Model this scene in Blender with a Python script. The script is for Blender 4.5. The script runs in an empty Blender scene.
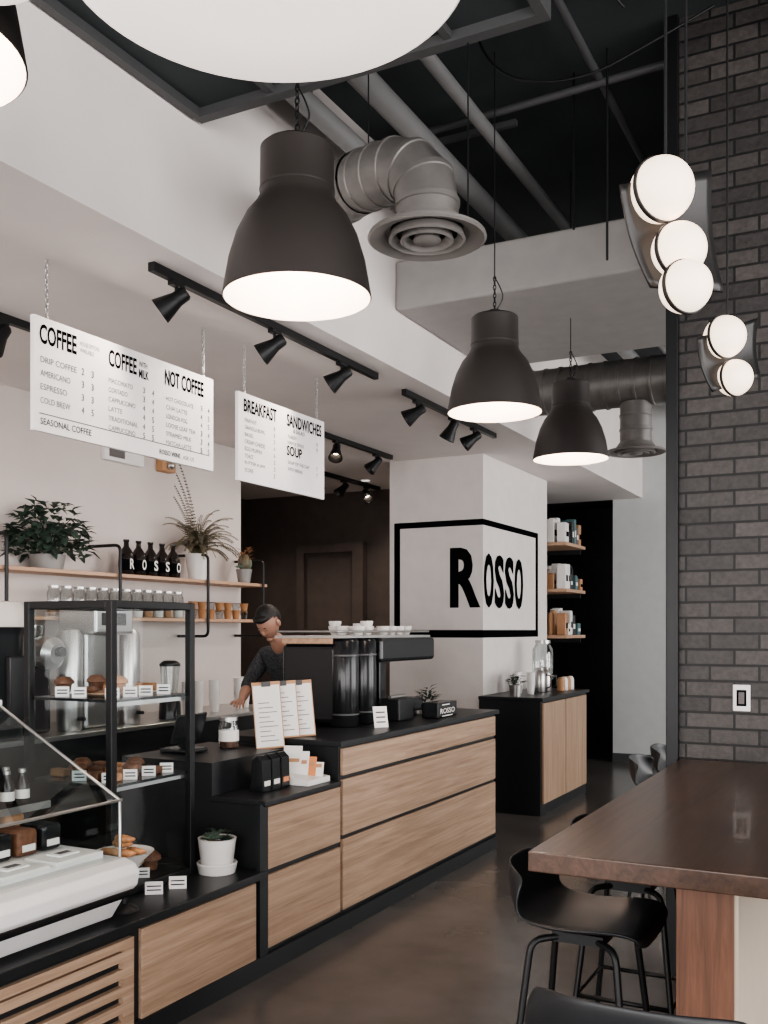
import bpy, bmesh, math, random
from mathutils import Vector, Matrix
random.seed(7)
sc=bpy.context.scene
COL=sc.collection
FZ=-0.07
# ------------------------------------------------------------------ materials
def newmat(name):
    m=bpy.data.materials.new(name); m.use_nodes=True
    nt=m.node_tree; return m,nt,nt.nodes['Principled BSDF']
def mat(name,c,rough=0.5,metal=0.0,var=0.0,scale=8.0,bump=0.0,coat=0.0,spec=0.5):
    m,nt,b=newmat(name)
    b.inputs['Roughness'].default_value=rough; b.inputs['Metallic'].default_value=metal
    b.inputs['Coat Weight'].default_value=coat; b.inputs['Specular IOR Level'].default_value=spec
    tc=nt.nodes.new('ShaderNodeTexCoord'); n=nt.nodes.new('ShaderNodeTexNoise')
    n.inputs['Scale'].default_value=scale; n.inputs['Detail'].default_value=4
    nt.links.new(tc.outputs['Object'],n.inputs['Vector'])
    r=nt.nodes.new('ShaderNodeValToRGB')
    v=max(var,0.03)
    r.color_ramp.elements[0].position=0.3; r.color_ramp.elements[1].position=0.7
    r.color_ramp.elements[0].color=(c[0]*(1-v),c[1]*(1-v),c[2]*(1-v),1)
    r.color_ramp.elements[1].color=(min(1,c[0]*(1+v)),min(1,c[1]*(1+v)),min(1,c[2]*(1+v)),1)
    nt.links.new(n.outputs['Fac'],r.inputs['Fac']); nt.links.new(r.outputs['Color'],b.inputs['Base Color'])
    if bump>0:
        bp=nt.nodes.new('ShaderNodeBump'); bp.inputs['Strength'].default_value=bump; bp.inputs['Distance'].default_value=0.01
        nt.links.new(n.outputs['Fac'],bp.inputs['Height']); nt.links.new(bp.outputs['Normal'],b.inputs['Normal'])
    return m
def woodmat(name,c1,c2,rough=0.45,axis='y',fine=26.0,coat=0.0,plank=0.0):
    m,nt,b=newmat(name)
    b.inputs['Roughness'].default_value=rough; b.inputs['Coat Weight'].default_value=coat
    tc=nt.nodes.new('ShaderNodeTexCoord'); mp=nt.nodes.new('ShaderNodeMapping')
    s={'y':(fine,1.4,fine),'x':(1.4,fine,fine),'z':(fine,fine,1.4)}[axis]
    mp.inputs['Scale'].default_value=s
    nt.links.new(tc.outputs['Object'],mp.inputs['Vector'])
    n=nt.nodes.new('ShaderNodeTexNoise'); n.inputs['Scale'].default_value=1.0; n.inputs['Detail'].default_value=8; n.inputs['Roughness'].default_value=0.7; n.inputs['Distortion'].default_value=0.8
    nt.links.new(mp.outputs['Vector'],n.inputs['Vector'])
    r=nt.nodes.new('ShaderNodeValToRGB'); e=r.color_ramp.elements
    e[0].position=0.3; e[1].position=0.68; e[0].color=(*c1,1); e[1].color=(*c2,1)
    nt.links.new(n.outputs['Fac'],r.inputs['Fac'])
    out=r.outputs['Color']
    if plank>0:
        sp=nt.nodes.new('ShaderNodeSeparateXYZ'); nt.links.new(tc.outputs['Object'],sp.inputs['Vector'])
        d=nt.nodes.new('ShaderNodeMath'); d.operation='DIVIDE'; d.inputs[1].default_value=plank
        nt.links.new(sp.outputs['X'],d.inputs[0])
        fl=nt.nodes.new('ShaderNodeMath'); fl.operation='FLOOR'; nt.links.new(d.outputs[0],fl.inputs[0])
        wn=nt.nodes.new('ShaderNodeTexWhiteNoise'); wn.noise_dimensions='1D'; nt.links.new(fl.outputs[0],wn.inputs['W'])
        mr=nt.nodes.new('ShaderNodeMapRange'); mr.inputs['To Min'].default_value=0.7; mr.inputs['To Max'].default_value=1.25
        nt.links.new(wn.outputs['Value'],mr.inputs['Value'])
        mx=nt.nodes.new('ShaderNodeVectorMath'); mx.operation='SCALE'
        nt.links.new(out,mx.inputs[0]); nt.links.new(mr.outputs['Result'],mx.inputs['Scale']); out=mx.outputs['Vector']
    nt.links.new(out,b.inputs['Base Color'])
    bp=nt.nodes.new('ShaderNodeBump'); bp.inputs['Strength'].default_value=0.12; bp.inputs['Distance'].default_value=0.004
    nt.links.new(n.outputs['Fac'],bp.inputs['Height']); nt.links.new(bp.outputs['Normal'],b.inputs['Normal'])
    return m
def brickmat():
    m,nt,b=newmat('dark_brick'); b.inputs['Roughness'].default_value=0.55
    tc=nt.nodes.new('ShaderNodeTexCoord'); sp=nt.nodes.new('ShaderNodeSeparateXYZ'); cb=nt.nodes.new('ShaderNodeCombineXYZ')
    nt.links.new(tc.outputs['Object'],sp.inputs['Vector'])
    nt.links.new(sp.outputs['X'],cb.inputs['X']); nt.links.new(sp.outputs['Z'],cb.inputs['Y'])
    br=nt.nodes.new('ShaderNodeTexBrick'); nt.links.new(cb.outputs['Vector'],br.inputs['Vector'])
    br.inputs['Scale'].default_value=1.0; br.inputs['Brick Width'].default_value=0.215; br.inputs['Row Height'].default_value=0.073
    br.inputs['Mortar Size'].default_value=0.006; br.inputs['Mortar Smooth'].default_value=0.15
    br.inputs['Color1'].default_value=(0.036,0.032,0.031,1); br.inputs['Color2'].default_value=(0.076,0.067,0.063,1); br.inputs['Mortar'].default_value=(0.007,0.007,0.007,1)
    n=nt.nodes.new('ShaderNodeTexNoise'); n.inputs['Scale'].default_value=45; n.inputs['Detail'].default_value=5
    nt.links.new(tc.outputs['Object'],n.inputs['Vector'])
    mx=nt.nodes.new('ShaderNodeMixRGB'); mx.blend_type='MULTIPLY'; mx.inputs['Fac'].default_value=0.6
    nt.links.new(br.outputs['Color'],mx.inputs['Color1'])
    mr=nt.nodes.new('ShaderNodeMapRange'); mr.inputs['From Min'].default_value=0.3; mr.inputs['From Max'].default_value=0.7; mr.inputs['To Min'].default_value=0.55; mr.inputs['To Max'].default_value=1.2
    nt.links.new(n.outputs['Fac'],mr.inputs['Value']); nt.links.new(mr.outputs['Result'],mx.inputs['Color2'])
    nt.links.new(mx.outputs['Color'],b.inputs['Base Color'])
    sub=nt.nodes.new('ShaderNodeMath'); sub.operation='MULTIPLY_ADD'; sub.inputs[1].default_value=-1.0
    nt.links.new(br.outputs['Fac'],sub.inputs[0]); 
    ns=nt.nodes.new('ShaderNodeMath'); ns.operation='MULTIPLY'; ns.inputs[1].default_value=0.5; nt.links.new(n.outputs['Fac'],ns.inputs[0]); nt.links.new(ns.outputs[0],sub.inputs[2])
    bp=nt.nodes.new('ShaderNodeBump'); bp.inputs['Strength'].default_value=0.7; bp.inputs['Distance'].default_value=0.008
    nt.links.new(sub.outputs[0],bp.inputs['Height']); nt.links.new(bp.outputs['Normal'],b.inputs['Normal'])
    return m
def emit(name,c,s):
    m,nt,b=newmat(name); b.inputs['Base Color'].default_value=(*c,1)
    b.inputs['Emission Color'].default_value=(*c,1); b.inputs['Emission Strength'].default_value=s
    return m
def glassmat(name,tint=(0.90,0.94,0.94),refl=0.04,k=0.22):
    m=bpy.data.materials.new(name); m.use_nodes=True; nt=m.node_tree; nt.nodes.clear()
    o=nt.nodes.new('ShaderNodeOutputMaterial'); t=nt.nodes.new('ShaderNodeBsdfTransparent'); g=nt.nodes.new('ShaderNodeBsdfGlossy')
    t.inputs['Color'].default_value=(*tint,1); g.inputs['Roughness'].default_value=0.03
    lw=nt.nodes.new('ShaderNodeLayerWeight'); lw.inputs['Blend'].default_value=0.25
    ad=nt.nodes.new('ShaderNodeMath'); ad.operation='MULTIPLY_ADD'; ad.inputs[1].default_value=k; ad.inputs[2].default_value=refl*0.4
    nt.links.new(lw.outputs['Fresnel'],ad.inputs[0])
    mx=nt.nodes.new('ShaderNodeMixShader'); nt.links.new(ad.outputs[0],mx.inputs['Fac']); nt.links.new(t.outputs[0],mx.inputs[1]); nt.links.new(g.outputs[0],mx.inputs[2]); nt.links.new(mx.outputs[0],o.inputs[0])
    return m
M={}
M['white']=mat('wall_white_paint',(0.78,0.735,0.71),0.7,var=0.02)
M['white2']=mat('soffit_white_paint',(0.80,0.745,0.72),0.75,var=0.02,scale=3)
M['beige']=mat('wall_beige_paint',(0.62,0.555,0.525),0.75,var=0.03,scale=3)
M['bulk']=mat('bulkhead_grey_paint',(0.37,0.355,0.345),0.7,var=0.05)
M['farwhite']=mat('cool_white_paint',(0.64,0.66,0.655),0.7,var=0.02)
M['darkceil']=mat('dark_ceiling',(0.036,0.043,0.046),0.8,var=0.2,scale=2)
M['darkwall']=mat('dark_brown_wall',(0.085,0.066,0.059),0.7,var=0.1)
M['darkpass']=mat('dark_passage_wall',(0.020,0.020,0.021),0.7,var=0.1)
M['darkframe']=mat('grey_door_frame',(0.075,0.076,0.078),0.5)
M['floor']=mat('polished_concrete',(0.108,0.100,0.095),0.2,var=0.22,scale=2.2,bump=0.015)
M['black']=mat('black_laminate',(0.012,0.0135,0.0155),0.38)
M['blackm']=mat('black_metal',(0.012,0.0125,0.0135),0.42,metal=0.3)
M['blackp']=mat('black_gloss',(0.011,0.012,0.014),0.22)
M['plate']=mat('dark_bronze_plate',(0.014,0.013,0.013),0.38)
M['blacks']=mat('black_seat_plastic',(0.011,0.012,0.014),0.42)
M['lamp']=mat('charcoal_lamp_enamel',(0.036,0.030,0.028),0.46)
M['lampin']=mat('lamp_white_interior',(0.85,0.79,0.75),0.5)
M['steel']=mat('brushed_steel',(0.50,0.49,0.48),0.3,metal=0.9)
M['galv']=mat('galvanised_duct',(0.19,0.18,0.172),0.45,metal=0.35,var=0.12,scale=12)
M['galvd']=mat('grey_diffuser',(0.26,0.245,0.235),0.45,metal=0.1)
M['pipe']=mat('painted_pipe',(0.20,0.20,0.20),0.5)
M['oak']=woodmat('oak_veneer',(0.25,0.158,0.103),(0.48,0.34,0.24),0.5,'y',46)
M['oakz']=woodmat('oak_veneer_upright',(0.25,0.158,0.103),(0.46,0.32,0.225),0.5,'z',46)
M['shelfwood']=woodmat('pine_shelf',(0.40,0.24,0.15),(0.58,0.38,0.26),0.5,'y',30)
M['walnut']=woodmat('walnut_table',(0.034,0.019,0.013),(0.108,0.060,0.041),0.28,'y',34,coat=0.12,plank=0.16)
M['walnutz']=woodmat('walnut_leg',(0.075,0.034,0.020),(0.19,0.088,0.053),0.45,'z',34)
M['cream']=mat('leg_lit_tone',(0.52,0.44,0.36),0.5)  # pale tone with the window light on the leg's side put into the colour
M['brick']=brickmat()
M['offwhite']=mat('white_plastic',(0.80,0.785,0.77),0.35)
M['creamp']=mat('cream_plastic',(0.72,0.66,0.60),0.4)
M['board']=mat('menu_board_white',(0.93,0.895,0.88),0.7,spec=0.1)
M['paper']=mat('paper_white',(0.80,0.78,0.75),0.6)
M['kraft']=mat('kraft_card',(0.46,0.25,0.13),0.6)
M['ink']=mat('black_ink',(0.006,0.006,0.007),1.0,spec=0.0)
M['greyink']=mat('grey_ink',(0.16,0.15,0.15),1.0,spec=0.0)
M['leaf']=mat('dark_leaf',(0.030,0.050,0.036),0.45,var=0.5,scale=14)
M['fern']=mat('fern_leaf',(0.125,0.105,0.065),0.55,var=0.4,scale=14)
M['succ']=mat('succulent_leaf',(0.13,0.18,0.14),0.5,var=0.3)
M['soil']=mat('soil',(0.03,0.02,0.015),0.9)
M['pot']=mat('white_ceramic_pot',(0.78,0.76,0.74),0.35)
M['bottle']=mat('dark_glass_bottle',(0.014,0.010,0.009),0.15)
M['amber']=mat('amber_cups',(0.42,0.22,0.11),0.3)
M['pastry']=mat('baked_pastry',(0.42,0.20,0.09),0.6,var=0.4,scale=40,bump=0.4)
M['pastry2']=mat('dark_pastry',(0.15,0.065,0.035),0.6,var=0.4,scale=40,bump=0.4)
M['skin']=mat('skin',(0.42,0.23,0.165),0.5)
M['hair']=mat('black_hair',(0.008,0.007,0.007),0.55,bump=.3,scale=120)
M['shirt']=mat('charcoal_shirt',(0.050,0.052,0.058),0.8,var=0.7,scale=70)
M['trouser']=mat('dark_trousers',(0.02,0.02,0.025),0.8)
M['eye']=mat('eye_dark',(0.02,0.015,0.012),0.2)
M['lips']=mat('lips',(0.35,0.14,0.11),0.5)
M['glass']=glassmat('clear_glass')
M['jar']=glassmat('jar_glass',(0.86,0.89,0.89),0.4,0.5)
M['globe']=emit('opal_globe_lit',(1.0,0.80,0.64),1.35)
M['bulb']=emit('lamp_bulb_lit',(1.0,0.80,0.62),9.0)
M['disc']=emit('lit_opal_disc',(1.0,0.90,0.85),0.8)
M['orange']=mat('orange_card',(0.65,0.25,0.10),0.5)
M['teal']=mat('teal_pack',(0.08,0.16,0.17),0.5)
# ------------------------------------------------------------------ geometry helpers
def empty(name):
    e=bpy.data.objects.new(name,None); COL.objects.link(e); e.empty_display_size=0.1; return e
def finish(name,bm,m,parent,smooth=False,bevel=0.0,mods=None):
    me=bpy.data.meshes.new(name); bmesh.ops.recalc_face_normals(bm,faces=bm.faces); bm.to_mesh(me); bm.free()
    o=bpy.data.objects.new(name,me); COL.objects.link(o)
    if m is not None: me.materials.append(m)
    if smooth:
        for p in me.polygons: p.use_smooth=True
    if bevel>0:
        b=o.modifiers.new('bevel','BEVEL'); b.width=bevel; b.segments=3; b.limit_method='ANGLE'
    if parent is not None: o.parent=parent
    return o
def box(name,x0,x1,y0,y1,z0,z1,m,parent=None,bevel=0.0,T=None):
    bm=bmesh.new(); bmesh.ops.create_cube(bm,size=1)
    for v in bm.verts:
        v.co=Vector((x0+(v.co.x+.5)*(x1-x0),y0+(v.co.y+.5)*(y1-y0),z0+(v.co.z+.5)*(z1-z0)))
        if T: v.co=T@v.co
    return finish(name,bm,m,parent,bevel=bevel)
def boxes(name,lst,m,parent=None,bevel=0.0):
    bm=bmesh.new()
    for (x0,x1,y0,y1,z0,z1) in lst:
        r=bmesh.ops.create_cube(bm,size=1)
        for v in r['verts']:
            v.co=Vector((x0+(v.co.x+.5)*(x1-x0),y0+(v.co.y+.5)*(y1-y0),z0+(v.co.z+.5)*(z1-z0)))
    return finish(name,bm,m,parent,bevel=bevel)
def lathe(name,prof,m,parent=None,loc=(0,0,0),axis=None,seg=40,smooth=True,T=None):
    bm=bmesh.new()
    R=Matrix.Translation(Vector(loc))
    if axis is not None: R=R@Vector((0,0,1)).rotation_difference(Vector(axis).normalized()).to_matrix().to_4x4()
    if T: R=T@R
    rings=[]
    for r,z in prof:
        if r<1e-5: rings.append([bm.verts.new(R@Vector((0,0,z)))])
        else: rings.append([bm.verts.new(R@Vector((r*math.cos(2*math.pi*i/seg),r*math.sin(2*math.pi*i/seg),z))) for i in range(seg)])
    for a,b in zip(rings[:-1],rings[1:]):
        for i in range(seg):
            j=(i+1)%seg
            if len(a)==1 and len(b)==1: continue
            if len(a)==1: bm.faces.new((a[0],b[i],b[j]))
            elif len(b)==1: bm.faces.new((a[i],b[0],a[j]))
            else: bm.faces.new((a[i],b[i],b[j],a[j]))
    o=finish(name,bm,m,parent,smooth=smooth)
    if smooth:
        es=o.modifiers.new('split','EDGE_SPLIT'); es.split_angle=math.radians(40)
    return o
def cyl(name,loc,r,h,m,parent=None,axis=(0,0,1),seg=32):
    return lathe(name,[(0,0),(r,0),(r,h),(0,h)],m,parent,loc,axis,seg)
def sph(name,loc,r,m,parent=None,s=(1,1,1),seg=24):
    bm=bmesh.new(); bmesh.ops.create_uvsphere(bm,u_segments=seg,v_segments=seg//2,radius=r)
    for v in bm.verts: v.co=Vector((v.co.x*s[0]+loc[0],v.co.y*s[1]+loc[1],v.co.z*s[2]+loc[2]))
    return finish(name,bm,m,parent,smooth=True)
def tube(name,pts,r,m,parent=None,cyclic=False,res=3,smooth_path=False):
    cu=bpy.data.curves.new(name,'CURVE'); cu.dimensions='3D'; cu.bevel_depth=r; cu.bevel_resolution=res; cu.use_fill_caps=True
    groups=pts if isinstance(pts[0][0],(tuple,list,Vector)) else [pts]
    for g in groups:
        if smooth_path:
            s=cu.splines.new('NURBS'); s.points.add(len(g)-1)
            for i,p in enumerate(g): s.points[i].co=(*p,1)
            s.order_u=3; s.use_endpoint_u=True; s.use_cyclic_u=cyclic; s.resolution_u=8
        else:
            s=cu.splines.new('POLY'); s.points.add(len(g)-1)
            for i,p in enumerate(g): s.points[i].co=(*p,1)
            s.use_cyclic_u=cyclic
    cu.materials.append(m)
    o=bpy.data.objects.new(name,cu); COL.objects.link(o)
    if parent is not None: o.parent=parent
    return o
def rounded(pts,rad=0.03,n=5):
    pts=[Vector(p) for p in pts]; out=[pts[0]]
    for a,b,c in zip(pts[:-2],pts[1:-1],pts[2:]):
        d1=(a-b).normalized(); d2=(c-b).normalized()
        p0=b+d1*rad; p2=b+d2*rad
        for i in range(n+1):
            t=i/n; out.append((1-t)**2*p0+2*t*(1-t)*b+t*t*p2)
    out.append(pts[-1]); return [tuple(p) for p in out]
def text(name,s,P,U,V,w,h,m,parent=None,bold=0.0):
    cu=bpy.data.curves.new(name,'FONT'); cu.body=s; cu.offset=bold; cu.size=1; cu.resolution_u=3
    o=bpy.data.objects.new(name,cu); COL.objects.link(o)
    bpy.context.view_layer.update()
    dg=bpy.context.evaluated_depsgraph_get()
    me=bpy.data.meshes.new_from_object(o.evaluated_get(dg))
    bpy.data.objects.remove(o)
    xs=[v.co.x for v in me.vertices]; ys=[v.co.y for v in me.vertices]
    x0,x1,y0,y1=min(xs),max(xs),min(ys),max(ys)
    P=Vector(P);U=Vector(U);V=Vector(V)
    for v in me.vertices:
        v.co=P+U*((v.co.x-x0)/(x1-x0)*w)+V*((v.co.y-y0)/(y1-y0)*h)
    me.materials.clear(); me.materials.append(m); me.name=name
    o=bpy.data.objects.new(name,me); COL.objects.link(o)
    if parent is not None: o.parent=parent
    return o
def addlight(kind,name,loc,energy,color,parent=None,size=.05,d=None,angle=80):
    li=bpy.data.lights.new(name,kind); li.energy=energy; li.color=color; li.shadow_soft_size=size
    lo=bpy.data.objects.new(name,li); lo.location=loc; COL.objects.link(lo)
    if kind=='SPOT':
        li.spot_size=math.radians(angle); li.spot_blend=.7
        lo.rotation_euler=Vector((0,0,-1)).rotation_difference(Vector(d).normalized()).to_euler()
    if parent is not None: lo.parent=parent
    return lo
# ------------------------------------------------------------------ room shell
box('floor',-7.2,4.4,-2.7,13.2,FZ-0.1,FZ,M['floor'])
box('ceiling',-7.2,4.4,-2.7,13.2,4.42,4.55,M['darkceil'])
box('ceiling_soffit',-7.2,-2.7,-2.7,12.0,3.15,4.42,M['white2'])
box('ceiling_passage',-7.2,-3.06,12.0,13.2,3.15,4.42,M['darkpass'])
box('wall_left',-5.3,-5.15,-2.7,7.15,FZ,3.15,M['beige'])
box('wall_hallside',-7.2,-7.05,7.15,11.85,FZ,3.15,M['darkwall'])
box('wall_hallnear',-7.2,-5.3,7.0,7.15,FZ,3.15,M['darkwall'])
box('wall_hallend',-7.05,-4.25,9.9,10.05,FZ,3.15,M['darkwall'])
box('wall_recess',-4.25,-3.62,10.15,10.95,FZ,3.15,M['farwhite'])
box('wall_passage',-4.3,-4.15,10.95,12.9,FZ,3.15,M['darkpass'])
box('wall_passage_end',-4.15,-3.06,12.8,12.95,FZ,3.15,M['darkpass'])
box('column',-4.25,-3.3,8.3,10.15,FZ,3.15,M['white'])
box('wall_far',-3.06,4.4,12.0,12.95,FZ,4.42,M['farwhite'])
box('baseboard_far',-3.06,4.2,11.98,12.0,FZ,FZ+0.11,M['darkframe'])
box('wall_brick',-0.89,4.4,4.72,5.05,FZ,4.42,M['brick'])
box('trim_1',-0.945,-0.89,4.68,5.05,FZ,4.42,M['blackm'],bevel=0.004)
def winwall(name,axis,c,a0,a1,openings,z0,z1,th=0.15):
    lst=[]
    cur=a0
    for (o0,o1) in openings:
        lst.append((cur,o0,FZ,4.42)); lst.append((o0,o1,FZ,z0)); lst.append((o0,o1,z1,4.42)); cur=o1
    lst.append((cur,a1,FZ,4.42))
    if axis=='x': b=[(c,c+th,p,q,r,s) for p,q,r,s in lst]
    else: b=[(p,q,c,c+th,r,s) for p,q,r,s in lst]
    boxes(name,b,M['white'])
RW=[(-2.2,-0.1),(0.1,2.2),(2.4,4.5),(5.3,8.2),(8.5,11.6)]
winwall('wall_right','x',4.25,-2.7,12.0,RW,0.3,3.9)
BW=[(-4.8,-2.6),(-2.3,-0.1),(0.2,3.6)]
winwall('wall_behind','y',-2.7,-5.15,4.25,BW,0.3,3.0)
k=0
for (a,b) in RW:
    k+=1; boxes('window_%d'%k,[(4.3,4.36,a,b,0.3,0.36),(4.3,4.36,a,b,3.84,3.9),(4.3,4.36,a,a+.06,.36,3.84),(4.3,4.36,b-.06,b,.36,3.84),(4.3,4.36,a+.06,b-.06,2.6,2.65)],M['blackm'])
for (a,b) in BW:
    k+=1; boxes('window_%d'%k,[(a,b,-2.66,-2.6,0.3,0.36),(a,b,-2.66,-2.6,2.94,3.0),(a,a+.06,-2.66,-2.6,.36,2.94),(b-.06,b,-2.66,-2.6,.36,2.94)],M['blackm'])
boxes('door_1',[(-6.25,-6.15,9.79,9.895,FZ,2.55),(-5.50,-5.36,9.79,9.895,FZ,2.55),(-6.15,-5.50,9.79,9.895,2.45,2.55),(-6.15,-5.50,9.85,9.895,FZ,2.45)],M['darkwall'])
e=empty('hall_fill_lamp')  # added fill lamps that brighten the dark hall; the fittings are made up
for (x,y) in ((-5.6,8.3),(-5.0,9.2),(-6.4,8.8)):
    lathe('trim_ring',[(.045,0),(.06,-.006),(.065,0)],M['offwhite'],e,(x,y,3.149)); cyl('lens',(x,y,3.143),.045,.004,M['disc'],e)
    addlight('SPOT','hall_fill',(x,y,3.12),38,(1,.86,.74),e,.05,(0,0,-1),130)
# ceiling services -------------------------------------------------
e=empty('suspended_ceiling_panel')
box('panel',-2.68,-1.14,0.2,3.40,3.80,3.86,M['darkceil'],e)
boxes('edge_rail',[(-2.68,-1.10,3.38,3.43,3.76,3.86),(-1.14,-1.10,0.2,3.38,3.76,3.86),(-2.69,-2.65,0.2,3.38,3.76,3.86)],M['darkframe'],e)
boxes('inner_rail',[(-2.3,-2.27,0.2,3.38,3.77,3.80),(-1.5,-1.47,0.2,3.38,3.77,3.80)],M['darkframe'],e)
boxes('hanger',[(-2.5,-2.47,3.3,3.33,3.86,4.42),(-1.25,-1.22,3.3,3.33,3.86,4.42),(-2.5,-2.47,1.0,1.03,3.86,4.42),(-1.25,-1.22,1.0,1.03,3.86,4.42)],M['darkframe'],e)
box('ceiling_bulkhead',-2.7,1.6,5.34,6.87,3.50,3.80,M['bulk'],bevel=0.02)
e=empty('ceiling_pipes')
for i,(x,z,r,y0,y1) in enumerate([(-1.91,4.2,.035,3.5,12),(-2.19,4.12,.06,3.5,12),(-2.42,4.0,.05,3.5,5.6),(-2.56,4.12,.04,3.5,5.6),(-0.4,4.25,.03,1.0,12),(-1.3,4.3,.02,3.5,12),(0.6,4.2,.05,1.0,4.7)]):
    tube('pipe_%d'%i,[(x,y0,z),(x,y1,z)],r,M['pipe'] if i<4 else M['darkframe'],e,res=6)
tube('pipe_cross',[(-2.7,4.9,4.28),(3.9,4.6,4.28)],.02,M['darkframe'],e)
boxes('pipe_clamps',[(-2.6,-1.8,y,y+.03,4.27,4.3) for y in (4.0,5.0,7.2,9.0)]+[(-2.5,-2.48,y,y+.03,4.1,4.42) for y in (4.0,5.0)],M['darkframe'],e)
box('rectangular_duct',-0.75,-0.15,5.2,11.9,3.95,4.3,M['galv'],e)
boxes('ceiling_joists',[(-2.7,4.2,y,y+.12,4.25,4.42) for y in (0.5,2.2,3.9,7.6,9.3,11.0)],M['darkceil'])
tube('ceiling_cables',[[(-1.75,4.3,4.4),(-1.7,4.3,4.15),(-1.3,4.4,4.05),(-0.9,4.45,4.2),(-0.7,4.5,4.3)],[(-1.2,4.6,4.3),(-1.2,4.6,3.3)],[(-1.45,4.9,4.4),(-1.45,4.9,3.6)],[(-0.98,3.6,4.4),(-0.98,3.6,3.95),(-0.9,3.7,3.9)]],.006,M['blackm'],None,smooth_path=True)
def flexduct(name,path,r,rib,m,parent):
    P=[Vector(p) for p in path]; n=len(P); fine=[]
    for i in range(n-1):
        p0=P[max(i-1,0)];p1=P[i];p2=P[i+1];p3=P[min(i+2,n-1)]
        for j in range(24):
            t=j/24
            fine.append(0.5*((2*p1)+(p2-p0)*t+(2*p0-5*p1+4*p2-p3)*t*t+(3*p1-p0-3*p2+p3)*t**3))
    fine.append(P[-1])
    cum=[0]
    for a,b in zip(fine[:-1],fine[1:]): cum.append(cum[-1]+(b-a).length)
    def at(s):
        s=min(max(s,0),cum[-1]-1e-6)
        for i in range(len(cum)-1):
            if cum[i+1]>=s:
                t=(s-cum[i])/max(1e-9,cum[i+1]-cum[i]); return fine[i].lerp(fine[i+1],t)
        return fine[-1]
    L=cum[-1]; st=[];k=0
    while k*rib<L:
        for f,rr in ((0,1.0),(.80,1.0),(.83,1.045),(.97,1.045)):
            if (k+f)*rib<L: st.append(((k+f)*rib,rr))
        k+=1
    st.append((L,1.0))
    bm=bmesh.new(); rings=[]; seg=32; up=Vector((0.2,1,0.1)).normalized()
    for s,rr in st:
        p=at(s); d=(at(s+.01)-at(s-.01)).normalized()
        a=(up-d*up.dot(d)).normalized(); b=d.cross(a); up=a
        rings.append([bm.verts.new(p+a*r*rr*math.cos(2*math.pi*q/seg)+b*r*rr*math.sin(2*math.pi*q/seg)) for q in range(seg)])
    for A,B in zip(rings[:-1],rings[1:]):
        for q in range(seg): bm.faces.new((A[q],B[q],B[(q+1)%seg],A[(q+1)%seg]))
    o=finish(name,bm,m,parent,smooth=True); es=o.modifiers.new('s','EDGE_SPLIT'); es.split_angle=math.radians(35); return o
def diffuser(e,x,y,z,R):
    lathe('flange',[(R*.62,.035),(R*1.0,.012),(R*1.02,0),(R*.98,-.006),(R*.74,.012),(R*.70,.03)],M['galvd'],e,(x,y,z))
    lathe('ring_outer',[(R*.62,.02),(R*.66,-.008),(R*.62,-.012),(R*.52,.016)],M['galvd'],e,(x,y,z))
    lathe('ring_inner',[(R*.42,.018),(R*.46,-.012),(R*.42,-.016),(R*.32,.012)],M['galvd'],e,(x,y,z))
    lathe('hub',[(0,-.018),(R*.18,-.018),(R*.24,-.008),(R*.2,.02),(0,.03)],M['galvd'],e,(x,y,z))
    lathe('throat',[(R*.70,.03),(R*.60,.06),(R*.56,.075)],M['galvd'],e,(x,y,z))
    cyl('throat_dark',(x,y,z+.03),R*.6,.01,M['darkceil'],e)
e=empty('duct_with_diffuser')
flexduct('elbow',[(-1.59,3.42,3.10),(-1.59,3.42,3.2),(-1.62,3.43,3.29),(-1.70,3.45,3.355),(-1.82,3.49,3.38),(-1.95,3.55,3.40)],.12,.09,M['galv'],e)
flexduct('run',[(-1.95,3.55,3.40),(-2.3,3.75,3.44),(-2.63,3.96,3.48)],.125,.16,M['galv'],e)
diffuser(e,-1.59,3.42,3.055,.225)
tube('hanger_wire',[[(-1.42,3.42,3.07),(-1.42,3.42,4.42)],[(-1.9,3.52,3.4),(-1.9,3.52,4.42)]],.003,M['blackm'],e)
e=empty('duct_with_diffuser')
flexduct('main_run',[(-2.69,7.6,3.46),(-1.8,7.6,3.46),(0.9,7.6,3.46)],.18,.12,M['galv'],e)
flexduct('drop',[(-1.76,7.6,3.3),(-1.76,7.6,3.1),(-1.76,7.6,2.96)],.12,.11,M['galv'],e)
diffuser(e,-1.76,7.6,2.92,.225)
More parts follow.
